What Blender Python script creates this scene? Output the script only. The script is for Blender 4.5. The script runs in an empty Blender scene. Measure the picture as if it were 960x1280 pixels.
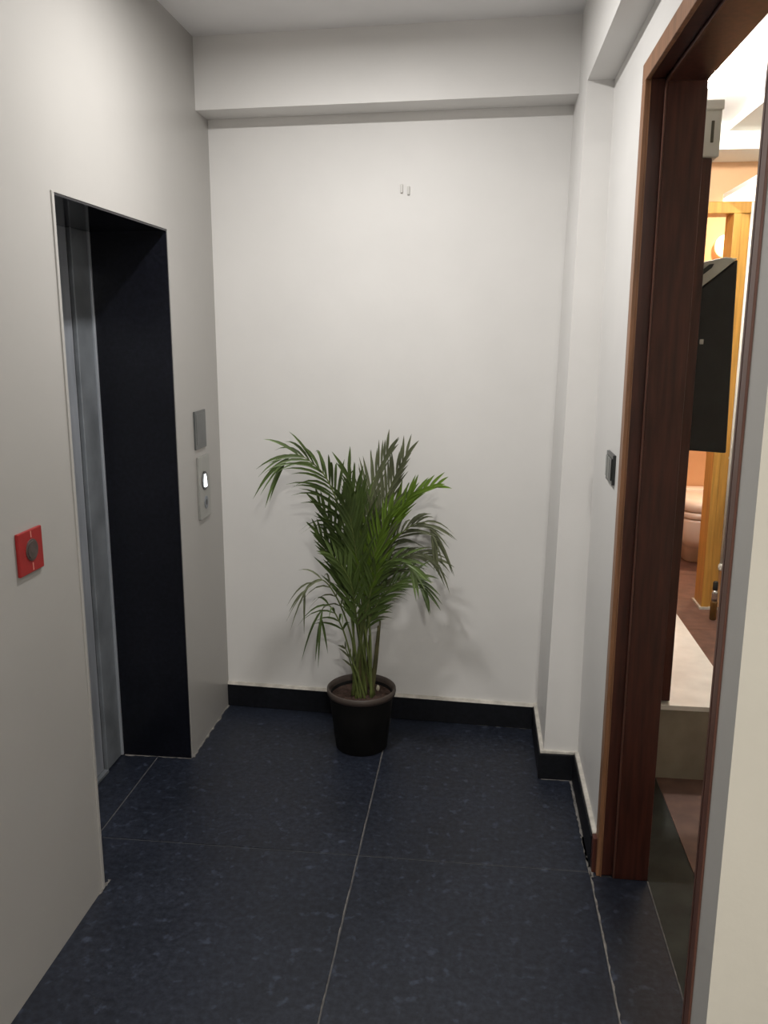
import bpy, bmesh, math, random
from mathutils import Vector, Matrix

S = bpy.context.scene
COL = S.collection

# ------------------------------------------------------------------ camera
cam_d = bpy.data.cameras.new('camera')
cam_d.sensor_fit = 'VERTICAL'
cam_d.sensor_height = 36.0
cam_d.lens = 36.0 * 1053.1 / 1280.0
cam_d.clip_start = 0.02
cam = bpy.data.objects.new('camera', cam_d)
COL.objects.link(cam)
cam.matrix_world = Matrix((
    (0.993613, -0.026344, 0.109725, 0.0),
    (0.112802, 0.205407, -0.972154, 0.0),
    (0.003072, 0.978322, 0.207067, 1.6),
    (0, 0, 0, 1)))
S.camera = cam

# ------------------------------------------------------------------ world and exposure
W = bpy.data.worlds.new('world')
S.world = W
W.use_nodes = True
W.node_tree.nodes['Background'].inputs[0].default_value = (0.6, 0.62, 0.7, 1)
W.node_tree.nodes['Background'].inputs[1].default_value = 0.02
S.view_settings.view_transform = 'Standard'
S.view_settings.look = 'None'
S.view_settings.gamma = 1.0
S.view_settings.use_curve_mapping = False
S.view_settings.exposure = 0.06

ZC = 2.645       # ceiling height
# lamps of the place and an unseen fill: (x, y, z, power, size, colour)
LOBBY_LAMP = (-0.46, 2.30, 2.60, 20.3, 0.11, (1.0, 0.975, 0.94))
LOBBY_FILL_LAMP = (0.35, -0.90, 2.60, 66.0, 0.20, (1.0, 0.96, 0.89))  # unseen lamp, placed and powered as frontal fill for end wall and cream wall
INNER_LAMP = (0.868, 3.76, 2.600, 72.0, 0.036, (1.0, 0.97, 0.90))
BATH_LAMP = (1.72, 5.80, 2.60, 28.0, 0.12, (1.0, 0.84, 0.60))


def add_area(name, spec, parent):
    x, y, z, p, s, c = spec
    l = bpy.data.lights.new(name, 'AREA')
    l.shape = 'DISK'
    l.size = s
    l.energy = p
    l.color = c
    o = bpy.data.objects.new(name, l)
    COL.objects.link(o)
    o.parent = parent
    o.location = (0, 0, -0.045)
    return o


# ------------------------------------------------------------------ materials
MATS = {}


def new_mat(name):
    m = bpy.data.materials.new(name)
    m.use_nodes = True
    MATS[name] = m
    nt = m.node_tree
    return m, nt, nt.nodes['Principled BSDF']


def mat(name, col, rough=0.5, metal=0.0, spec=0.5, vary=0.12, scale=8.0, bump=0.0,
        bscale=60.0, emit=None, estr=0.0, stretch=(1, 1, 1), coat=0.0):
    """Principled material with noise-driven colour variation and fine relief."""
    m, nt, b = new_mat(name)
    N, L = nt.nodes, nt.links
    tc = N.new('ShaderNodeTexCoord')
    mp = N.new('ShaderNodeMapping')
    mp.inputs['Scale'].default_value = stretch
    L.new(tc.outputs['Object'], mp.inputs[0])
    nz = N.new('ShaderNodeTexNoise')
    nz.inputs['Scale'].default_value = scale
    nz.inputs['Detail'].default_value = 5
    L.new(mp.outputs[0], nz.inputs['Vector'])
    r = N.new('ShaderNodeValToRGB')
    lo = [max(0, c * (1 - vary)) for c in col]
    hi = [min(1, c * (1 + vary)) for c in col]
    r.color_ramp.elements[0].position = 0.3
    r.color_ramp.elements[1].position = 0.7
    r.color_ramp.elements[0].color = (*lo, 1)
    r.color_ramp.elements[1].color = (*hi, 1)
    L.new(nz.outputs[0], r.inputs[0])
    L.new(r.outputs[0], b.inputs['Base Color'])
    b.inputs['Roughness'].default_value = rough
    b.inputs['Metallic'].default_value = metal
    b.inputs['Specular IOR Level'].default_value = spec
    b.inputs['Coat Weight'].default_value = coat
    if bump > 0:
        n2 = N.new('ShaderNodeTexNoise')
        n2.inputs['Scale'].default_value = bscale
        n2.inputs['Detail'].default_value = 4
        L.new(mp.outputs[0], n2.inputs['Vector'])
        bp = N.new('ShaderNodeBump')
        bp.inputs['Strength'].default_value = bump
        bp.inputs['Distance'].default_value = 0.01
        L.new(n2.outputs[0], bp.inputs['Height'])
        L.new(bp.outputs[0], b.inputs['Normal'])
    if emit:
        b.inputs['Emission Color'].default_value = (*emit, 1)
        b.inputs['Emission Strength'].default_value = estr
    return m


def granite(name, dark, light, rough, scale=55.0, fleck=0.62, spec=0.5):
    """Dark stone with fine flecks and a slow cloudiness."""
    m, nt, b = new_mat(name)
    N, L = nt.nodes, nt.links
    tc = N.new('ShaderNodeTexCoord')
    nz = N.new('ShaderNodeTexNoise')
    nz.inputs['Scale'].default_value = scale
    nz.inputs['Detail'].default_value = 6
    nz.inputs['Roughness'].default_value = 0.65
    L.new(tc.outputs['Object'], nz.inputs['Vector'])
    r = N.new('ShaderNodeValToRGB')
    r.color_ramp.elements[0].position = 0.38
    r.color_ramp.elements[1].position = fleck + 0.1
    r.color_ramp.elements[0].color = (*dark, 1)
    r.color_ramp.elements[1].color = (*light, 1)
    L.new(nz.outputs[0], r.inputs[0])
    cl = N.new('ShaderNodeTexNoise')
    cl.inputs['Scale'].default_value = 3.5
    cl.inputs['Detail'].default_value = 3
    L.new(tc.outputs['Object'], cl.inputs['Vector'])
    mx = N.new('ShaderNodeMix')
    mx.data_type = 'RGBA'
    mx.blend_type = 'MULTIPLY'
    mx.inputs[0].default_value = 0.6
    L.new(r.outputs[0], mx.inputs['A'])
    L.new(cl.outputs['Fac'], mx.inputs['B'])
    L.new(mx.outputs['Result'], b.inputs['Base Color'])
    # sparse pale mineral flecks
    v = N.new('ShaderNodeTexNoise')
    v.inputs['Scale'].default_value = 28.0
    v.inputs['Detail'].default_value = 3
    L.new(tc.outputs['Object'], v.inputs['Vector'])
    r2 = N.new('ShaderNodeValToRGB')
    r2.color_ramp.elements[0].position = fleck
    r2.color_ramp.elements[1].position = fleck + 0.18
    r2.color_ramp.elements[0].color = (0, 0, 0, 1)
    r2.color_ramp.elements[1].color = (1, 1, 1, 1)
    L.new(v.outputs[0], r2.inputs[0])
    m2 = N.new('ShaderNodeMix')
    m2.data_type = 'RGBA'
    L.new(r2.outputs[0], m2.inputs[0])
    L.new(mx.outputs['Result'], m2.inputs['A'])
    m2.inputs['B'].default_value = (*[min(1, c * 1.5) for c in light], 1)
    L.new(m2.outputs['Result'], b.inputs['Base Color'])
    rr = N.new('ShaderNodeMapRange')
    rr.inputs['To Min'].default_value = rough * 0.8
    rr.inputs['To Max'].default_value = rough * 1.25
    L.new(cl.outputs['Fac'], rr.inputs[0])
    L.new(rr.outputs[0], b.inputs['Roughness'])
    b.inputs['Specular IOR Level'].default_value = spec
    return m


PAINT = (0.735, 0.722, 0.705)
mat('paint', PAINT, 0.55, vary=0.025, scale=3.0, bump=0.05, bscale=25, spec=0.3)
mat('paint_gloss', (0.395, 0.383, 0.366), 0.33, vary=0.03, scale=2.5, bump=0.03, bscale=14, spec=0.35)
mat('shaded_paint', (0.52, 0.51, 0.49), 0.5, vary=0.03, scale=3.0, bump=0.05, bscale=25, spec=0.3)
mat('ceiling_paint', (0.84, 0.835, 0.84), 0.7, vary=0.03, scale=3.0, bump=0.05, bscale=25, spec=0.2)
mat('putty', (0.55, 0.52, 0.47), 0.8, vary=0.2, scale=30, bump=0.3, bscale=80)
mat('cream_paint', (0.66, 0.625, 0.545), 0.6, vary=0.03, scale=4.0, bump=0.08, bscale=30, spec=0.3)
granite('floor_granite', (0.011, 0.0145, 0.026), (0.033, 0.041, 0.063), 0.44, fleck=0.60, spec=0.36)
granite('black_granite', (0.004, 0.0045, 0.008), (0.014, 0.016, 0.028), 0.30, scale=70, fleck=0.72, spec=0.4)
granite('polished_granite', (0.006, 0.007, 0.012), (0.016, 0.018, 0.030), 0.10, scale=70, fleck=0.72, spec=0.5)
granite('skirting_granite', (0.006, 0.007, 0.010), (0.014, 0.016, 0.023), 0.5, fleck=0.7, spec=0.22)
mat('grout', (0.10, 0.10, 0.105), 0.9, vary=0.3, scale=30)
mat('dust', (0.17, 0.16, 0.15), 0.95, vary=0.4, scale=40, bump=0.4)
mat('steel', (0.36, 0.385, 0.43), 0.40, metal=0.3, vary=0.14, scale=4, stretch=(1, 6, 1), bump=0.02)
mat('steel_dull', (0.22, 0.24, 0.265), 0.45, metal=0.3, vary=0.25, scale=7, bump=0.03)
mat('plate_steel', (0.34, 0.34, 0.32), 0.35, metal=0.4, vary=0.08)
mat('chrome', (0.62, 0.63, 0.63), 0.25, metal=0.9, vary=0.06)
mat('black_gap', (0.006, 0.006, 0.007), 0.6)
mat('dark_wood', (0.070, 0.0205, 0.0135), 0.36, vary=0.35, scale=5, stretch=(14, 14, 1.2), spec=0.45, bump=0.03)
mat('wood_lipping', (0.26, 0.125, 0.062), 0.45, vary=0.3, scale=5, stretch=(12, 12, 1), spec=0.5)
mat('wood_bead', (0.12, 0.052, 0.036), 0.4, vary=0.2, scale=5, stretch=(12, 12, 1))
mat('yellow_wood', (0.52, 0.27, 0.055), 0.4, vary=0.22, scale=4, stretch=(14, 14, 1), bump=0.05, spec=0.5)
mat('peach_paint', (0.66, 0.39, 0.21), 0.55, vary=0.05, scale=3)
mat('inner_paint', (0.78, 0.76, 0.70), 0.6, vary=0.03, scale=3)
mat('marble', (0.90, 0.885, 0.84), 0.3, vary=0.10, scale=9, stretch=(1, 1, 1))
mat('bench_stone', (0.29, 0.26, 0.205), 0.5, vary=0.22, scale=7)
mat('border_stone', (0.030, 0.032, 0.027), 0.6, vary=0.4, scale=9, spec=0.25)
mat('red_stone', (0.165, 0.098, 0.08), 0.5, vary=0.22, scale=14, spec=0.3)
mat('red_plate', (0.30, 0.012, 0.012), 0.35, vary=0.08, scale=20)
mat('red_mark', (0.60, 0.22, 0.18), 0.5)
mat('disc_dark', (0.075, 0.055, 0.05), 0.3, vary=0.3, scale=60)
mat('disc_ring', (0.10, 0.07, 0.065), 0.35)
mat('display', (0.085, 0.09, 0.09), 0.28, vary=0.12, scale=20)
mat('lit_button', (0.9, 0.95, 1.0), 0.4, emit=(0.9, 0.97, 1.0), estr=6.0)
mat('black_plastic', (0.016, 0.018, 0.018), 0.3, vary=0.15)
mat('rocker_glint', (0.14, 0.15, 0.14), 0.3, vary=0.1)
mat('pot_plastic', (0.004, 0.004, 0.004), 0.7, spec=0.2, vary=0.25, scale=20)
mat('pot_rim', (0.055, 0.041, 0.034), 0.5, vary=0.25, scale=15)
mat('soil', (0.055, 0.030, 0.021), 0.95, vary=0.45, scale=60, bump=0.8, bscale=90)
mat('pebble', (0.62, 0.57, 0.46), 0.6, vary=0.15, scale=40)
mat('leaf', (0.072, 0.112, 0.027), 0.42, vary=0.45, scale=5, spec=0.5)
mat('leaf_bright', (0.110, 0.185, 0.020), 0.42, vary=0.35, scale=5, spec=0.5)
mat('leaf_dull', (0.115, 0.128, 0.068), 0.5, vary=0.4, scale=5, spec=0.4)
mat('petiole', (0.115, 0.145, 0.042), 0.45, vary=0.35, scale=12)
mat('cane', (0.085, 0.080, 0.032), 0.5, vary=0.45, scale=14)
mat('white_plastic', (0.78, 0.77, 0.72), 0.4, vary=0.04)
mat('white_card', (0.66, 0.65, 0.60), 0.6, vary=0.05)
mat('slot_dark', (0.09, 0.085, 0.06), 0.8)
mat('black_cloth', (0.013, 0.014, 0.0145), 0.5, vary=0.25, scale=14, bump=0.15, bscale=20)
mat('pale_top', (0.66, 0.67, 0.60), 0.6, vary=0.15, scale=12)
mat('glow_white', (1, 0.97, 0.85), 0.5, emit=(1.0, 0.95, 0.78), estr=2.5)
mat('bulb_glow', (1, 1, 1), 0.5, vary=0.0, emit=INNER_LAMP[5], estr=INNER_LAMP[3] / (4 * math.pi ** 2 * INNER_LAMP[4] ** 2))
mat('lamp_glow', (1, 1, 1), 0.5, emit=(1.0, 0.96, 0.88), estr=5.0)
mat('warm_glow', (1, 0.8, 0.5), 0.5, emit=(1.0, 0.72, 0.38), estr=2.2)
mat('porcelain', (0.82, 0.76, 0.70), 0.18, vary=0.02)
mat('amber', (0.12, 0.06, 0.015), 0.2, vary=0.2)
mat('hook_grey', (0.60, 0.59, 0.565), 0.5, vary=0.05)

# ------------------------------------------------------------------ mesh helpers


def tag(o, label=None, cat=None, group=None, kind=None):
    if label: o['label'] = label
    if cat: o['category'] = cat
    if group: o['group'] = group
    if kind: o['kind'] = kind
    return o


def empty(name, loc=(0, 0, 0), rz=0.0):
    o = bpy.data.objects.new(name, None)
    o.empty_display_size = 0.05
    COL.objects.link(o)
    o.location = loc
    o.rotation_euler = (0, 0, rz)
    return o


def obj(name, bm, material, parent=None, smooth=False, bevel=0.0, seg=2, sub=0):
    bmesh.ops.remove_doubles(bm, verts=bm.verts, dist=1e-6)
    bmesh.ops.recalc_face_normals(bm, faces=bm.faces)
    me = bpy.data.meshes.new(name)
    bm.to_mesh(me)
    bm.free()
    for mm in (material if isinstance(material, (list, tuple)) else [material]):
        me.materials.append(MATS[mm])
    if smooth:
        for p in me.polygons:
            p.use_smooth = True
    o = bpy.data.objects.new(name, me)
    COL.objects.link(o)
    if parent is not None:
        o.parent = parent
        o.matrix_parent_inverse = Matrix.Translation(-Vector(parent.location)) if parent.rotation_euler.z == 0 else parent.matrix_basis.inverted()
    if bevel:
        b = o.modifiers.new('bevel', 'BEVEL')
        b.width = bevel
        b.segments = seg
        b.limit_method = 'ANGLE'
    if sub:
        sm = o.modifiers.new('sub', 'SUBSURF')
        sm.levels = sub
        sm.render_levels = sub
    return o


def add_loft(bm, p0, z0, p1, z1):
    a = [bm.verts.new((x, y, z0)) for x, y in p0]
    b = [bm.verts.new((x, y, z1)) for x, y in p1]
    n = len(a)
    bm.faces.new(a[::-1])
    bm.faces.new(b)
    for i in range(n):
        j = (i + 1) % n
        bm.faces.new((a[i], a[j], b[j], b[i]))
    return bm


def rect(x0, x1, y0, y1):
    return [(x0, y0), (x1, y0), (x1, y1), (x0, y1)]


def add_box(bm, x0, x1, y0, y1, z0, z1):
    r = rect(x0, x1, y0, y1)
    return add_loft(bm, r, z0, r, z1)


def box(x0, x1, y0, y1, z0, z1):
    return add_box(bmesh.new(), x0, x1, y0, y1, z0, z1)


def add_rings(bm, rings, cap0=True, cap1=True):
    prev = None
    first = None
    for ring in rings:
        vs = [bm.verts.new(p) for p in ring]
        if prev:
            n = len(vs)
            for i in range(n):
                j = (i + 1) % n
                bm.faces.new((prev[i], prev[j], vs[j], vs[i]))
        else:
            first = vs
        prev = vs
    if cap0: bm.faces.new(first[::-1])
    if cap1: bm.faces.new(prev)
    return bm


def lathe(cx, cy, prof, n=40, cap0=True, cap1=True, ry=1.0):
    bm = bmesh.new()
    return add_rings(bm, [[(cx + r * math.cos(2 * math.pi * k / n), cy + ry * r * math.sin(2 * math.pi * k / n), z)
                           for k in range(n)] for r, z in prof], cap0, cap1)


def disc_x(cx, cy, cz, r, t, n=28, sx=1.0):
    """a short cylinder whose axis lies along x, starting at cx and going +x by t"""
    bm = bmesh.new()
    return add_rings(bm, [[(x, cy + r * sx * math.cos(2 * math.pi * k / n), cz + r * math.sin(2 * math.pi * k / n))
                           for k in range(n)] for x in (cx, cx + t)])


def tube(bm, pts, radii, n=6):
    rings = []
    for i, p in enumerate(pts):
        p = Vector(p)
        t = (Vector(pts[min(i + 1, len(pts) - 1)]) - Vector(pts[max(i - 1, 0)])).normalized()
        u = t.cross(Vector((0.3, 1, 0.1))).normalized()
        v = t.cross(u)
        r = radii[i]
        rings.append([p + u * (r * math.cos(2 * math.pi * k / n)) + v * (r * math.sin(2 * math.pi * k / n)) for k in range(n)])
    return add_rings(bm, rings)


def spline(ctrl, n):
    """Catmull-Rom through the control points"""
    P = [Vector(c) for c in ctrl]
    P = [P[0] * 2 - P[1]] + P + [P[-1] * 2 - P[-2]]
    out = []
    segs = len(P) - 3
    for k in range(n + 1):
        s = k / n * segs
        i = min(int(s), segs - 1)
        t = s - i
        a, b, c, d = P[i:i + 4]
        out.append(0.5 * ((2 * b) + (c - a) * t + (2 * a - 5 * b + 4 * c - d) * t * t + (3 * b - a - 3 * c + d) * t ** 3))
    return out

# ------------------------------------------------------------------ the setting: shell of the lobby
XL = -1.064      # left wall plane
XR = 0.388       # right wall plane


def struct(name, bm, m, label, cat, parent=None, **kw):
    o = obj(name, bm, m, parent, **kw)
    if parent is None:
        tag(o, label, cat, kind='structure')
    return o


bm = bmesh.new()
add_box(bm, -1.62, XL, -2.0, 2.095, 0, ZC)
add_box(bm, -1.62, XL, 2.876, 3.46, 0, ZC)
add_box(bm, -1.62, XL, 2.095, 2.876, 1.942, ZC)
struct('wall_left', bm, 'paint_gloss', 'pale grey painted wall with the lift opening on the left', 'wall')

bm = bmesh.new()
add_loft(bm, [(-1.62, 3.399), (0.45, 3.278), (0.45, 3.55), (-1.62, 3.55)], 0,
         [(-1.62, 3.399), (0.45, 3.278), (0.45, 3.55), (-1.62, 3.55)], ZC)
struct('wall_back', bm, 'paint', 'off white end wall behind the potted palm', 'wall')

bm = bmesh.new()
p = [(-1.2, 3.232), (0.34, 3.138), (0.34, 3.5), (-1.2, 3.5)]
add_loft(bm, p, 2.398, p, ZC)
struct('trim_1', bm, 'paint', 'off white ceiling beam across the top of the end wall', 'beam')

bm = bmesh.new()
add_loft(bm, [(0.264, 2.888), (0.42, 2.888), (0.42, 3.40), (0.264, 3.40)], 0,
         [(0.304, 2.890), (0.42, 2.890), (0.42, 3.40), (0.304, 3.40)], 2.372)
struct('wall_column', bm, 'paint', 'narrow off white corner column right of the end wall', 'column')

bm = bmesh.new()
add_box(bm, 0.306, 0.41, 1.207, 3.45, 2.372, ZC)
struct('trim_2', bm, 'paint', 'off white ceiling beam running above the brown doorway', 'beam')

bm = bmesh.new()
add_box(bm, XR, 0.533, 2.350, 5.13, 0, ZC)
add_box(bm, XR, 0.533, 1.297, 2.350, 2.252, ZC)
struct('wall_right', bm, 'paint', 'white wall with light switch between the column and brown door frame', 'wall')

bm = bmesh.new()
add_box(bm, XR, 3.0, 1.207, 1.297, 0, ZC)
struct('wall_near_right', bm, ['cream_paint', 'shaded_paint'], 'cream wall end at the right edge of the picture', 'wall')
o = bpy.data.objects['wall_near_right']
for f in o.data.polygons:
    if f.normal.x < -0.9: f.material_index = 1  # lobby-side face greyed, its shade put into the colour

struct('ceiling', box(-1.7, 3.1, -2.1, 6.6, ZC, ZC + 0.06), 'ceiling_paint', 'pale grey flat ceiling above the lobby', 'ceiling')
struct('wall_front', box(-1.62, 3.1, -2.1, -2.0, 0, ZC), 'paint', 'pale wall closing the lobby behind the viewer', 'wall')
struct('wall_outer_right', box(3.0, 3.1, -2.0, 6.5, 0, ZC), 'inner_paint', 'pale wall closing the far right side', 'wall')

# floor: grout bed and stone slabs
floor = struct('floor', box(-1.7, 0.536, -2.0, 3.5, -0.06, -0.003), 'grout', 'dark blue black granite slab floor of the lobby', 'floor')
G = 0.0022
xs = [-1.2, -0.342, 0.3695]
ys = [-1.62, -0.63, 0.36, 1.35, 2.338, 3.40]
slabs = []
for i in range(2):
    for j in range(5):
        slabs.append((xs[i], xs[i + 1], ys[j], ys[j + 1]))
slabs.append((-1.36, -1.2, 1.9, 2.338))
slabs.append((-1.36, -1.2, 2.338, 2.89))
slabs.append((0.3695, 0.536, 1.207, 2.32))
slabs.append((0.3695, 0.536, 2.32, 3.3))
for x0, x1, y0, y1 in slabs:
    obj('tile', box(x0 + G, x1 - G, y0 + G, y1 - G, -0.02, 0.0), 'floor_granite', floor, bevel=0.0015, seg=1)
for y0, y1 in ((-1.62, -0.63), (-0.63, 0.36), (0.36, 1.207)):
    for x0, x1 in ((0.3695, 1.23), (1.23, 2.09)):
        obj('tile', box(x0 + G, x1 - G, y0 + G, y1 - G, -0.02, 0.0), 'floor_granite', floor, bevel=0.0015, seg=1)
obj('floor_bed', box(0.536, 3.0, -2.0, 1.25, -0.06, -0.003), 'grout', floor)

# cement crumbs and dust lying along the wall foot and joints, as ragged thin films
rnd = random.Random(4)


def ragged(x0, y0, x1, y1, w, n, name='dust_line', m='dust', z=0.0012):
    b = bmesh.new()
    d = Vector((x1 - x0, y1 - y0, 0))
    nrm = Vector((-d.y, d.x, 0)).normalized()
    va, vb = [], []
    for k in range(n + 1):
        c = Vector((x0, y0, z)) + d * (k / n)
        va.append(b.verts.new(c + nrm * w * rnd.uniform(0.15, 1.0)))
        vb.append(b.verts.new(c - nrm * w * rnd.uniform(0.0, 0.35)))
    for k in range(n):
        b.faces.new((va[k], va[k + 1], vb[k + 1], vb[k]))
    return obj(name, b, m, floor)


ragged(0.369, 2.34, 0.369, 1.3, 0.0055, 60)
ragged(0.364, 2.88, 0.366, 2.36, 0.012, 40)
ragged(0.366, 2.52, 0.372, 2.31, 0.020, 14)
ragged(0.26, 2.874, 0.37, 2.874, -0.008, 12)
ragged(-0.2, 3.305, 0.25, 3.274, -0.006, 26)
ragged(-1.064, 2.88, -1.064, 3.36, -0.010, 26)
ragged(-1.066, 2.872, -1.33, 2.868, 0.010, 18)
ragged(-1.06, 2.13, -1.062, 2.06, -0.010, 8)
ragged(0.535, 2.31, 0.5355, 1.85, 0.0025, 30)
ragged(-0.343, 1.3, -0.342, 3.2, 0.0028, 60)

# lift opening: black stone lining, door leaf set back in it
struct('trim_3', box(-1.352, -1.0665, 2.870, 2.8765, 0, 1.942), 'black_granite', 'tall black granite lining on the far side of lift opening', 'lining')
struct('trim_4', box(-1.352, -1.0665, 2.095, 2.870, 1.936, 1.9425), 'polished_granite', 'black granite lining under the lintel of lift opening', 'lining')
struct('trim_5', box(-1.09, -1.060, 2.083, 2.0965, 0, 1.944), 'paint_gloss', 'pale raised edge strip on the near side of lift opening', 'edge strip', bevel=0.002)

lift = empty('door_1', (-1.35, 2.48, 0))
tag(lift, 'grey steel lift door set back in the black lined opening', 'door', kind='structure')
obj('door_panel', box(-1.365, -1.352, 2.10, 2.731, 0.012, 1.936), 'steel', lift, bevel=0.002)
obj('door_gap', box(-1.366, -1.356, 2.731, 2.741, 0.012, 1.936), 'black_gap', lift)
obj('door_post', box(-1.366, -1.341, 2.741, 2.858, 0.004, 1.936), 'steel_dull', lift, bevel=0.002)
obj('post_edge', box(-1.345, -1.334, 2.858, 2.8695, 0.004, 1.936), 'steel', lift, bevel=0.002)
obj('door_sill', box(-1.366, -1.336, 2.10, 2.735, 0.0005, 0.010), 'steel_dull', lift)
obj('shaft_back', box(-1.60, -1.37, 2.095, 2.876, 0.0, 1.942), 'black_gap', lift)

# skirting
bs = 0.0
sk = bmesh.new()
add_loft(sk, [(-1.064, 3.3485), (0.262, 3.271), (0.262, 3.33), (-1.064, 3.40)], 0,
         [(-1.064, 3.3485), (0.262, 3.271), (0.262, 3.33), (-1.064, 3.40)], 0.098)
bb = struct('baseboard_back', sk, 'skirting_granite', 'black granite skirting along the foot of the end wall', 'skirting', bevel=0.002)
b2 = bmesh.new()
add_loft(b2, [(-1.064, 3.351), (0.262, 3.2735), (0.262, 3.33), (-1.064, 3.40)], 0.098,
         [(-1.064, 3.358), (0.262, 3.281), (0.262, 3.33), (-1.064, 3.40)], 0.108)
obj('putty_line', b2, 'putty', bb)

sk = bmesh.new()
add_box(sk, 0.248, 0.30, 2.874, 3.30, 0, 0.100)
add_box(sk, 0.30, 0.40, 2.874, 2.92, 0, 0.100)
bb = struct('baseboard_column', sk, 'skirting_granite', 'black granite skirting wrapped round the corner column', 'skirting', bevel=0.002)
b2 = bmesh.new()
add_box(b2, 0.252, 0.30, 2.878, 3.30, 0.100, 0.112)
add_box(b2, 0.30, 0.40, 2.878, 2.92, 0.100, 0.112)
obj('putty_line', b2, 'putty', bb, bevel=0.003)

bb = struct('baseboard_right', box(0.3705, 0.42, 2.362, 2.874, 0, 0.106), 'skirting_granite',
            'black granite skirting between the column and brown door frame', 'skirting', bevel=0.002)
obj('putty_line', box(0.375, 0.42, 2.362, 2.874, 0.106, 0.119), 'putty', bb, bevel=0.003)

# brown doorway
YF = 2.316
d2 = empty('door_2', (0.46, 1.83, 0))
tag(d2, 'dark brown wooden door frame of the open doorway on the right', 'door frame', kind='structure')
obj('lipping', box(0.386, 0.398, YF + 0.004, 2.364, 0.0, 2.217), 'wood_lipping', d2, bevel=0.0015)
obj('jamb', box(0.398, 0.436, YF + 0.010, 2.352, 0.0, 2.222), 'dark_wood', d2, bevel=0.002)
obj('bead', box(0.4345, 0.439, YF - 0.004, 2.352, 0.0, 2.212), 'wood_bead', d2, bevel=0.001)
obj('jamb', box(0.439, 0.536, YF - 0.004, 2.352, 0.0, 2.212), 'dark_wood', d2, bevel=0.002)
obj('bead', box(0.398, 0.4005, YF + 0.001, YF + 0.012, 0.0, 2.222), 'wood_lipping', d2)
obj('jamb_foot', box(0.374, 0.398, 2.335, 2.364, 0.0, 0.115), 'dark_wood', d2, bevel=0.002)
obj('head_lipping', box(0.386, 0.398, 1.297, 2.364, 2.217, 2.262), 'wood_lipping', d2, bevel=0.0015)
obj('head', box(0.398, 0.436, 1.297, 2.352, 2.222, 2.252), 'dark_wood', d2, bevel=0.002)
obj('head_bead', box(0.4345, 0.439, 1.33, YF, 2.208, 2.214), 'wood_bead', d2)
obj('head', box(0.439, 0.536, 1.297, 2.352, 2.210, 2.252), 'dark_wood', d2, bevel=0.002)
# near side of the frame, seen edge-on
obj('near_lipping', box(0.384, 0.398, 1.290, 1.316, 0.0, 2.252), 'wood_bead', d2, bevel=0.0015)
obj('near_jamb', box(0.3905, 0.536, 1.297, 1.345, 0.0, 2.252), 'dark_wood', d2, bevel=0.002)
obj('near_bead', box(0.386, 0.392, 1.325, 1.333, 0.0, 2.252), 'wood_bead', d2)

# ------------------------------------------------------------------ the flat seen through the doorway
fl = struct('floor_inner', box(0.536, 3.0, 1.297, 6.5, -0.06, -0.003), 'grout', 'reddish stone floor with a grey border beyond the doorway', 'floor')
for y0, y1 in ((1.297, 2.93), (2.93, 4.0), (4.0, 5.0)):
    obj('border_tile', box(0.5375, 0.6795, y0 + 0.001, y1 - 0.001, -0.02, 0.0), 'border_stone', fl)
xt = [0.681, 1.13, 1.58, 2.03]
y = 1.81
obj('floor_tile', box(0.6825, 1.1285, 1.30, 1.8085, -0.02, 0.0), 'red_stone', fl)
while y < 6.4:
    for i in range(3):
        obj('floor_tile', box(xt[i] + 0.0015, xt[i + 1] - 0.0015, y + 0.0015, min(6.45, y + 0.56) - 0.0015, -0.02, 0.0), 'red_stone', fl)
    y += 0.56

bm = bmesh.new()
add_box(bm, 0.533, 0.68, 5.03, 5.13, 0, ZC)
add_box(bm, 0.68, 1.432, 5.03, 5.13, 2.305, ZC)
add_box(bm, 1.432, 3.0, 5.03, 5.13, 0, ZC)
struct('wall_inner_far', bm, 'peach_paint', 'peach wall around the yellow wooden bathroom door frame', 'wall')
bm = bmesh.new()
add_box(bm, 0.5, 2.3, 6.40, 6.5, 0, ZC)
add_box(bm, 0.45, 0.55, 5.13, 6.45, 0, ZC)
add_box(bm, 2.2, 2.3, 5.13, 6.45, 0, ZC)
struct('wall_bathroom', bm, 'peach_paint', 'warm peach wall behind the toilet in the bathroom', 'wall')
bd = bmesh.new()
add_box(bd, 0.55, 2.2, 6.385, 6.40, 0, 0.13)
struct('baseboard_bathroom', bd, 'red_stone', 'reddish stone skirting at the foot of the bathroom wall', 'skirting')

struct('trim_6', box(0.533, 3.0, 4.70, 5.03, 2.515, ZC), 'inner_paint', 'white cross beam above the yellow wooden door frame', 'beam')
struct('trim_7', box(1.205, 3.0, 2.0, 4.70, 2.602, ZC), 'inner_paint', 'white lowered ceiling band seen beyond the doorway', 'beam')

d3 = empty('door_3', (1.05, 5.05, 0))
tag(d3, 'yellow varnished wooden bathroom door frame seen beyond the doorway', 'door frame', kind='structure')
obj('jamb', box(1.343, 1.385, 4.985, 5.15, 0.008, 2.245), 'yellow_wood', d3, bevel=0.003)
obj('jamb', box(1.3855, 1.432, 4.995, 5.15, 0.008, 2.245), 'yellow_wood', d3, bevel=0.003)
obj('jamb', box(0.66, 0.74, 4.985, 5.15, 0.008, 2.245), 'yellow_wood', d3, bevel=0.003)
obj('lintel', box(0.66, 1.432, 4.985, 5.15, 2.245, 2.306), 'yellow_wood', d3, bevel=0.003)
obj('jamb_foot', box(1.330, 1.436, 4.972, 5.16, 0.0, 0.012), 'putty', d3)

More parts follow.
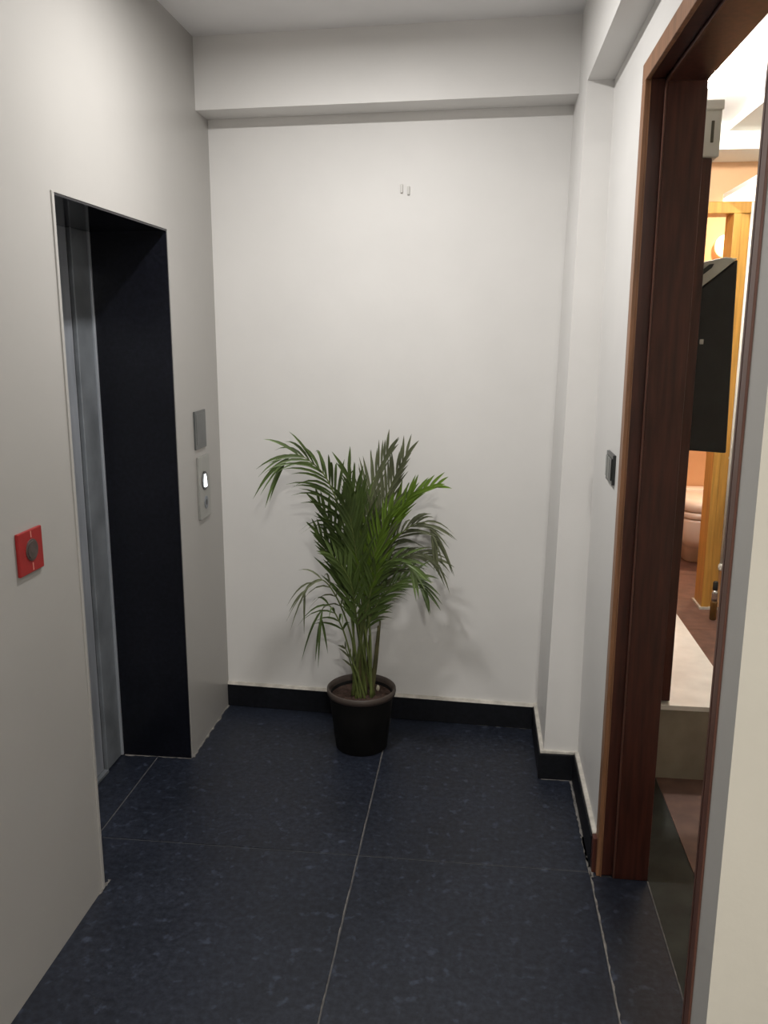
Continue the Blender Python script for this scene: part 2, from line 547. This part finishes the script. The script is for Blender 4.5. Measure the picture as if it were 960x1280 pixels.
# ------------------------------------------------------------------ potted palm
PX, PY = -0.432, 3.058
palm = empty('potted_palm', (PX, PY, 0))
tag(palm, 'bushy green palm in a black plastic pot against the end wall', 'potted plant')
pot = obj('pot', lathe(PX, PY, [(0.096, 0.0), (0.101, 0.004), (0.118, 0.150), (0.125, 0.222), (0.1255, 0.226),
                                (0.119, 0.226), (0.117, 0.19), (0.112, 0.14)], 48, True, False), 'pot_plastic', palm, smooth=True)
obj('rim', lathe(PX, PY, [(0.1245, 0.222), (0.1335, 0.223), (0.1355, 0.233), (0.135, 0.245), (0.131, 0.2485),
                          (0.1265, 0.246), (0.121, 0.236), (0.119, 0.222)], 48, False, False), 'pot_rim', pot, smooth=True)
sb = bmesh.new()
rnd = random.Random(11)
prev = None
c = sb.verts.new((PX, PY, 0.219))
for ri in range(1, 8):
    r = 0.1185 * ri / 7
    ring = [sb.verts.new((PX + r * math.cos(2 * math.pi * k / 30), PY + r * math.sin(2 * math.pi * k / 30),
                          0.213 + (rnd.uniform(-0.005, 0.006) if ri < 7 else 0))) for k in range(30)]
    for k in range(30):
        if prev is None: sb.faces.new((c, ring[k], ring[(k + 1) % 30]))
        else: sb.faces.new((prev[k], ring[k], ring[(k + 1) % 30], prev[(k + 1) % 30]))
    prev = ring
obj('soil', sb, 'soil', pot, smooth=True)

FRONDS = {
    'A': [(-0.454, 3.030, 0.578), (-0.487, 3.000, 0.897), (-0.536, 2.980, 1.064), (-0.592, 2.970, 1.138), (-0.660, 2.960, 1.173), (-0.714, 2.960, 1.128)],
    'B': [(-0.466, 3.050, 0.603), (-0.497, 3.000, 0.805), (-0.543, 2.980, 0.936), (-0.577, 2.960, 0.993)],
    'C': [(-0.473, 3.030, 0.577), (-0.513, 3.000, 0.742), (-0.555, 2.990, 0.836), (-0.589, 2.980, 0.886)],
    'D': [(-0.421, 3.060, 0.634), (-0.408, 3.080, 0.942), (-0.387, 3.100, 1.062), (-0.356, 3.100, 1.129), (-0.333, 3.100, 1.178)],
    'E': [(-0.401, 3.020, 0.647), (-0.353, 3.000, 0.931), (-0.310, 3.000, 1.066), (-0.275, 3.000, 1.140), (-0.252, 3.000, 1.181)],
    'F': [(-0.398, 3.050, 0.638), (-0.326, 3.020, 0.881), (-0.257, 3.000, 0.999), (-0.186, 2.980, 1.052), (-0.134, 2.960, 1.068)],
    'G': [(-0.405, 3.100, 0.557), (-0.336, 3.120, 0.779), (-0.261, 3.130, 0.873), (-0.191, 3.140, 0.889), (-0.151, 3.150, 0.809)],
    'H': [(-0.409, 3.080, 0.498), (-0.349, 3.100, 0.672), (-0.280, 3.120, 0.755), (-0.205, 3.140, 0.771), (-0.153, 3.150, 0.745)],
    'I': [(-0.411, 3.050, 0.476), (-0.360, 3.060, 0.604), (-0.290, 3.070, 0.674), (-0.230, 3.080, 0.692), (-0.181, 3.080, 0.630)],
    'J': [(-0.459, 3.000, 0.460), (-0.500, 2.970, 0.612), (-0.555, 2.950, 0.706), (-0.610, 2.950, 0.691), (-0.638, 2.950, 0.644)],
    'K': [(-0.457, 2.980, 0.388), (-0.488, 2.950, 0.525), (-0.534, 2.940, 0.614), (-0.561, 2.940, 0.597), (-0.565, 2.940, 0.541)],
    'L': [(-0.426, 2.980, 0.596), (-0.430, 2.930, 0.795), (-0.448, 2.900, 0.950), (-0.473, 2.880, 1.040)],
    'M': [(-0.411, 2.980, 0.565), (-0.374, 2.930, 0.767), (-0.333, 2.900, 0.924), (-0.291, 2.880, 1.002)],
    'N': [(-0.422, 3.000, 0.621), (-0.428, 3.000, 0.868), (-0.443, 2.990, 1.020), (-0.471, 2.980, 1.110)],
    'O': [(-0.430, 3.120, 0.582), (-0.371, 3.150, 0.834), (-0.306, 3.180, 0.940), (-0.221, 3.200, 0.998)],
    'P': [(-0.460, 3.000, 0.347), (-0.475, 2.980, 0.419), (-0.492, 2.970, 0.451)],
    'Q': [(-0.430, 2.970, 0.505), (-0.446, 2.920, 0.691), (-0.484, 2.900, 0.786), (-0.522, 2.890, 0.826)],
    'R': [(-0.409, 2.970, 0.537), (-0.364, 2.920, 0.725), (-0.309, 2.900, 0.801), (-0.251, 2.890, 0.812), (-0.211, 2.890, 0.760)],
}
#        first leaflet, leaflets, length, width, droop, material, facing
OPT = {
    'A': (0.46, 26, 0.225, 0.0110, 0.42, 'leaf'), 'B': (0.46, 16, 0.175, 0.0120, 0.10, 'leaf'),
    'C': (0.48, 16, 0.165, 0.0120, 0.12, 'leaf'), 'D': (0.48, 22, 0.175, 0.0105, 0.06, 'leaf_dull'),
    'E': (0.48, 22, 0.165, 0.0105, 0.08, 'leaf_dull'), 'F': (0.46, 20, 0.150, 0.0130, 0.12, 'leaf_bright'),
    'G': (0.40, 22, 0.185, 0.0105, 0.55, 'leaf_dull'), 'H': (0.40, 22, 0.165, 0.0105, 0.50, 'leaf_dull'),
    'I': (0.42, 20, 0.150, 0.0115, 0.30, 'leaf'), 'J': (0.60, 6, 0.150, 0.0085, 0.75, 'leaf_dull'),
    'K': (0.58, 6, 0.150, 0.0105, 0.70, 'leaf'), 'L': (0.50, 18, 0.180, 0.0120, 0.12, 'leaf'),
    'M': (0.50, 18, 0.175, 0.0120, 0.14, 'leaf_bright'), 'N': (0.48, 24, 0.190, 0.0115, 0.08, 'leaf'),
    'O': (0.46, 22, 0.155, 0.0110, 0.15, 'leaf'), 'P': (0.5, 3, 0.070, 0.0080, 0.2, 'leaf_dull'),
    'Q': (0.50, 14, 0.150, 0.0115, 0.18, 'leaf'), 'R': (0.48, 16, 0.150, 0.0115, 0.30, 'leaf'),
}
rnd = random.Random(23)


def leaflet(b, base, d, nrm, length, width, droop, mi):
    """a folded lance-shaped strip that bends under its own weight"""
    side = d.cross(nrm).normalized()
    nrm = side.cross(d).normalized()
    prof = [0.35, 0.85, 1.0, 0.86, 0.52, 0.04]
    rows = []
    n = len(prof) - 1
    for k, w in enumerate(prof):
        t = k / n
        p = base + d * (length * t) + Vector((0, 0, -1)) * (droop * length * t * t)
        hw = width * 0.5 * w
        rows.append((b.verts.new(p - side * hw + nrm * hw * 0.5), b.verts.new(p), b.verts.new(p + side * hw + nrm * hw * 0.5)))
    for k in range(n):
        a, c = rows[k], rows[k + 1]
        for q in range(2):
            f = b.faces.new((a[q], a[q + 1], c[q + 1], c[q]))
            f.material_index = mi


fi = 0
for key, pts in FRONDS.items():
    start, nl, ll, lw, droop, lm = OPT[key]
    ang = fi * 2.4
    rr = 0.014 + 0.022 * ((fi * 0.37) % 1.0)
    b0 = Vector((PX + rr * 1.5 * math.cos(ang), PY - 0.004 + rr * math.sin(ang), 0.208))
    ctrl = [b0, b0.lerp(Vector(pts[0]), 0.5) + Vector((0, 0, 0.01))] + [Vector(q) for q in pts]
    n = 46
    line = spline(ctrl, n)
    b = bmesh.new()
    rad = [max(0.0012, 0.0058 * (1 - 0.85 * k / n)) for k in range(n + 1)]
    tube(b, line, rad, 6)
    for f in b.faces: f.material_index = 0
    # cumulative length
    acc = [0.0]
    for k in range(n): acc.append(acc[-1] + (line[k + 1] - line[k]).length)
    total = acc[-1]
    pref = Vector((rnd.uniform(-0.35, 0.35), -1.0, 0.55)).normalized()
    for q in range(nl):
        u = start + (0.995 - start) * (q + 0.5) / nl
        s = u * total
        k = 0
        while k < n - 1 and acc[k + 1] < s: k += 1
        tt = (s - acc[k]) / max(1e-6, acc[k + 1] - acc[k])
        P = line[k].lerp(line[k + 1], tt)
        T = (line[min(n, k + 2)] - line[max(0, k - 1)]).normalized()
        N_ = (pref - T * pref.dot(T)).normalized()
        Sd = T.cross(N_).normalized()
        w = (u - start) / (1 - start)
        env = 0.62 + 0.38 * math.sin(math.pi * min(1.0, w * 0.85 + 0.22))
        for sgn in (-1, 1):
            a = math.radians(31 - 13 * w + rnd.uniform(-6, 6))
            d = (T * math.cos(a) + Sd * (sgn * math.sin(a)) + N_ * rnd.uniform(0.02, 0.28) + Vector((0, 0, max(0.0, 0.42 - droop)))).normalized()
            L_ = ll * env * rnd.uniform(0.8, 1.12) * (1.12 - 0.45 * max(0.0, w - 0.5))
            yt = P.y + d.y * L_
            if yt > 3.25: d.y *= 0.25; d.normalize()
            leaflet(b, P, d, N_, L_, lw * rnd.uniform(0.85, 1.15), droop * rnd.uniform(0.6, 1.5), 1)
    obj('frond', b, ['petiole', lm], palm, smooth=True)
    fi += 1
# bare canes at the foot
for k in range(8):
    a = k * 2.1
    r = 0.010 + 0.022 * ((k * 0.618) % 1)
    p0 = Vector((PX + 1.4 * r * math.cos(a), PY + r * math.sin(a), 0.208))
    p1 = Vector((PX + 0.01 + 1.7 * r * math.cos(a), PY + 1.3 * r * math.sin(a), 0.36 + 0.03 * (k % 3)))
    p2 = p1 + Vector((0.5 * r * math.cos(a), 0.3 * r * math.sin(a), 0.10 + 0.02 * (k % 4)))
    b = bmesh.new()
    tube(b, spline([p0, p1, p2], 10), [0.0085 - 0.0045 * q / 10 for q in range(11)], 8)
    obj('cane', b, 'cane', palm, smooth=True)

b = bmesh.new()
bmesh.ops.create_icosphere(b, subdivisions=2, radius=0.010)
for v in b.verts: v.co = Vector((v.co.x * 0.75 - 0.372, v.co.y * 0.8 + 3.100, v.co.z * 1.3 + 0.226))
tag(obj('pebble', b, 'pebble', smooth=True), 'small pale pebble on the soil of the palm pot', 'pebble')

# ------------------------------------------------------------------ fittings on the lobby walls
# red fire switch plate
r = empty('fire_switch', (XL, 1.843, 1.09))
tag(r, 'square red plate with dark round button on the left wall', 'alarm switch')
obj('plate', box(XL, XL + 0.008, 1.789, 1.898, 1.037, 1.141), 'red_plate', r, bevel=0.002)
obj('ring', disc_x(XL + 0.007, 1.846, 1.092, 0.0265, 0.003, 32), 'disc_ring', r)
obj('button', disc_x(XL + 0.009, 1.846, 1.092, 0.0215, 0.003, 32), 'disc_dark', r)
obj('glint', disc_x(XL + 0.0115, 1.841, 1.094, 0.008, 0.0012, 16, 0.6), 'disc_ring', r)
obj('mark', box(XL + 0.0075, XL + 0.0086, 1.8445, 1.8485, 1.122, 1.138), 'red_mark', r)
obj('mark', box(XL + 0.0075, XL + 0.0086, 1.8445, 1.8485, 1.042, 1.060), 'red_mark', r)

r = empty('lift_indicator', (XL, 3.115, 1.237))
tag(r, 'dark grey floor display plate above the lift call button', 'display')
obj('housing', box(XL, XL + 0.007, 3.054, 3.178, 1.168, 1.312), 'display', r, bevel=0.0015)
obj('screen', box(XL + 0.0065, XL + 0.008, 3.066, 3.166, 1.186, 1.300), 'display', r)

r = empty('lift_call_panel', (XL, 3.13, 1.01))
tag(r, 'steel lift call plate with a lit white button beside the opening', 'call panel')
obj('plate', box(XL, XL + 0.009, 3.068, 3.196, 0.893, 1.137), 'plate_steel', r, bevel=0.002)
obj('button_ring', disc_x(XL + 0.008, 3.128, 1.040, 0.037, 0.004, 32, 0.85), 'black_plastic', r)
bz = bmesh.new()
poly = [(3.118, 1.016), (3.138, 1.016), (3.138, 1.040), (3.128, 1.066), (3.118, 1.040)]
add_rings(bz, [[(x, a, c_) for a, c_ in poly] for x in (XL + 0.011, XL + 0.0155)])
obj('lit_arrow', bz, 'lit_button', r)
obj('button_ring', disc_x(XL + 0.008, 3.138, 0.953, 0.026, 0.003, 28, 0.8), 'steel_dull', r)
obj('keyhole', disc_x(XL + 0.010, 3.138, 0.953, 0.011, 0.0022, 20, 0.7), 'black_plastic', r)

r = empty('light_switch', (XR, 2.485, 1.22))
tag(r, 'small black switch plate on the white wall beside brown frame', 'light switch')
obj('plate', box(XR - 0.009, XR, 2.425, 2.548, 1.178, 1.264), 'black_plastic', r, bevel=0.002)
for k in range(3):
    y0 = 2.536 - k * 0.036
    obj('rocker', box(XR - 0.0125, XR - 0.008, y0 - 0.031, y0, 1.190, 1.252), 'rocker_glint' if k < 2 else 'black_plastic', r, bevel=0.0015)  # far two rockers grey, the glint on them put into the colour

r = empty('wall_hook', (-0.296, 3.32, 2.125))
tag(r, 'pair of small pale plugs high on the end wall', 'wall plugs')
for hx, hz in ((-0.312, 2.131), (-0.286, 2.124)):
    yw = 3.399 - (hx + 1.62) * 0.121 / 2.07
    obj('plug', box(hx - 0.005, hx + 0.005, yw - 0.008, yw + 0.004, hz - 0.016, hz + 0.016), 'hook_grey', r, bevel=0.003)

# ------------------------------------------------------------------ things beyond the doorway
r = empty('marble_bench', (0.75, 3.5, 0))
tag(r, 'low bench with white marble top and dull stone front beyond the doorway', 'bench')
obj('base', box(0.537, 0.955, 2.938, 4.25, 0.0, 0.272), 'bench_stone', r)
obj('top', box(0.537, 0.964, 2.928, 4.26, 0.272, 0.291), 'marble', r, bevel=0.002)

r = empty('tall_cabinet', (0.62, 3.25, 0.291))
tag(r, 'tall narrow dark wooden cabinet standing on the marble bench', 'cabinet')
obj('carcass', box(0.538, 0.716, 2.965, 3.50, 0.2915, 2.152), 'dark_wood', r, bevel=0.002)
obj('door', box(0.541, 0.713, 2.948, 2.965, 0.30, 2.146), 'dark_wood', r, bevel=0.003)

r = empty('storage_box', (0.64, 3.1, 2.152))
tag(r, 'white box with a dark handle slot on top of the tall cabinet', 'box')
obj('body', box(0.55, 0.735, 2.955, 3.22, 2.1525, 2.305), 'white_card', r, bevel=0.006)
obj('lid', box(0.546, 0.739, 2.950, 3.225, 2.292, 2.322), 'white_plastic', r, bevel=0.004)
obj('handle_slot', box(0.703, 0.714, 2.9535, 2.96, 2.195, 2.262), 'slot_dark', r, bevel=0.003)

# black box hanging from the cabinet's side
r = empty('hanging_box', (0.78, 3.07, 1.20))
tag(r, 'black upright box with sloping pale top hung beside tall cabinet', 'box')
bz = bmesh.new()
fr = [(0.7165, 1.205), (0.855, 1.197), (0.838, 1.845), (0.774, 1.790), (0.7165, 1.745)]
add_rings(bz, [[(a, yy, c_) for a, c_ in fr] for yy in (3.02, 3.12)])
obj('body', bz, 'black_cloth', r, bevel=0.006, seg=3)
bz = bmesh.new()
fr = [(0.717, 1.748), (0.774, 1.793), (0.837, 1.848), (0.797, 1.852), (0.737, 1.840), (0.717, 1.826)]
add_rings(bz, [[(a, yy, c_) for a, c_ in fr] for yy in (3.022, 3.118)])
obj('top_cover', bz, 'pale_top', r, bevel=0.003)
bz = bmesh.new()
fr = [(0.722, 1.790), (0.756, 1.818), (0.762, 1.831), (0.747, 1.829), (0.722, 1.808)]
add_rings(bz, [[(a, yy, c_) for a, c_ in fr] for yy in (3.017, 3.024)])
obj('strap', bz, 'black_plastic', r)
obj('bracket', box(0.7155, 0.73, 3.05, 3.09, 1.55, 1.66), 'black_plastic', r)
obj('glint_patch', box(0.735, 0.748, 3.0165, 3.022, 1.568, 1.585), 'white_plastic', r, bevel=0.002)  # pale patch modelled for the glint on the black front

# glowing panel over the bathroom door
r = empty('ceiling_lamp', (1.6, 4.7, 2.31))
tag(r, 'glowing white light panel over the yellow wooden door frame', 'lamp')
obj('housing', box(1.288, 2.2, 4.42, 5.03, 2.326, 2.350), 'white_plastic', r)
obj('diffuser', box(1.290, 2.198, 4.422, 5.028, 2.312, 2.326), 'glow_white', r)

b = bmesh.new()
tube(b, [(1.437, 4.985, 0.27), (1.437, 4.985, 1.2), (1.437, 4.985, 2.30)], [0.008] * 3, 10)
r = empty('conduit_pipe', (1.437, 4.985, 0.25))
tag(r, 'thin white pipe running down beside the yellow door frame', 'pipe')
obj('pipe', b, 'white_plastic', r, smooth=True)
obj('end_cap', lathe(1.437, 4.985, [(0.010, 0.240), (0.016, 0.246), (0.016, 0.272), (0.010, 0.280)], 16), 'white_plastic', r, smooth=True)
obj('clip', box(1.428, 1.446, 4.985, 5.03, 0.9, 0.915), 'white_plastic', r)

r = empty('bottle', (1.360, 4.79, 0))
tag(r, 'small brown bottle with silver band and black top near the frame foot', 'bottle')
obj('body', lathe(1.360, 4.79, [(0.016, 0.0), (0.019, 0.004), (0.019, 0.100), (0.016, 0.112)], 20), 'amber', r, smooth=True)
obj('band', lathe(1.360, 4.79, [(0.0165, 0.112), (0.0165, 0.165), (0.013, 0.176)], 20), 'chrome', r, smooth=True)
obj('cap', lathe(1.360, 4.79, [(0.014, 0.176), (0.015, 0.182), (0.014, 0.222), (0.009, 0.228)], 20), 'black_plastic', r, smooth=True)

# toilet
TX, TY = 1.60, 6.08
r = empty('toilet', (TX, TY, 0))
tag(r, 'white porcelain toilet under the warm light in the bathroom', 'toilet')


def oval(rx, ry, z, oy=0.0, n=32):
    pts = []
    for k in range(n):          # squarish oval
        c_, s_ = math.cos(2 * math.pi * k / n), math.sin(2 * math.pi * k / n)
        q = (abs(c_) ** 3.5 + abs(s_) ** 3.5) ** (-1 / 3.5)
        pts.append((TX + rx * c_ * q, TY + oy + ry * s_ * q, z))
    return pts


obj('bowl', add_rings(bmesh.new(), [oval(0.10, 0.13, 0.0, 0.12), oval(0.095, 0.125, 0.08, 0.12), oval(0.13, 0.20, 0.135, 0.05),
                                    oval(0.175, 0.245, 0.20, 0.005), oval(0.185, 0.255, 0.335), oval(0.185, 0.255, 0.352)]),
    'porcelain', r, smooth=True)
obj('seat', add_rings(bmesh.new(), [oval(0.18, 0.25, 0.358), oval(0.192, 0.262, 0.362), oval(0.192, 0.262, 0.40), oval(0.18, 0.25, 0.406)]), 'porcelain', r, smooth=True)
obj('lid', add_rings(bmesh.new(), [oval(0.185, 0.255, 0.409), oval(0.196, 0.266, 0.414), oval(0.196, 0.266, 0.470), oval(0.16, 0.22, 0.492)]), 'porcelain', r, smooth=True)
obj('tank', box(TX - 0.19, TX + 0.19, 6.27, 6.384, 0.40, 0.50), 'porcelain', r, bevel=0.01)

r = empty('wall_lamp', (1.655, 6.4, 2.205))
tag(r, 'small warm glowing lamp high on the peach bathroom wall', 'lamp')
b = bmesh.new()
bmesh.ops.create_uvsphere(b, u_segments=20, v_segments=12, radius=0.085)
for v in b.verts: v.co = Vector((v.co.x * 0.8 + 1.665, v.co.y * 0.5 + 6.355, v.co.z * 0.9 + 2.205))
obj('shade', b, 'warm_glow', r, smooth=True)
obj('bracket', box(1.64, 1.69, 6.36, 6.401, 2.18, 2.23), 'chrome', r)

# ------------------------------------------------------------------ lamps of the place and an unseen fill
for nm, spec, lab in (('ceiling_lamp', LOBBY_LAMP, 'round white ceiling lamp lighting the lobby near the left wall'),
                      ('ceiling_lamp', LOBBY_FILL_LAMP, 'unseen round ceiling lamp placed behind the viewer as fill'),
                      ('ceiling_lamp', INNER_LAMP, 'bright bulb on the ceiling beyond the brown doorway'),
                      ('ceiling_lamp', BATH_LAMP, 'warm round ceiling lamp in the peach bathroom')):
    x, y, z = spec[:3]
    r = empty(nm, (x, y, ZC))
    tag(r, lab, 'ceiling lamp')
    rad = spec[4] * 0.5
    if spec[4] < 0.05:
        obj('holder', lathe(x, y, [(0.014, z + 0.03), (0.017, ZC - 0.012), (0.034, ZC - 0.010), (0.034, ZC)], 20), 'white_plastic', r)
        b = bmesh.new()
        bmesh.ops.create_uvsphere(b, u_segments=20, v_segments=12, radius=spec[4])
        for v in b.verts: v.co += Vector((x, y, z))
        obj('globe', b, 'bulb_glow', r, smooth=True)
        continue
    obj('base', lathe(x, y, [(rad + 0.012, ZC - 0.028), (rad + 0.014, ZC - 0.024), (rad + 0.014, ZC)], 32), 'white_plastic', r)
    obj('diffuser', lathe(x, y, [(rad - 0.006, ZC - 0.036), (rad, ZC - 0.032), (rad, ZC - 0.028)], 32), 'lamp_glow', r)
    l = add_area('lamp_light', spec, r)
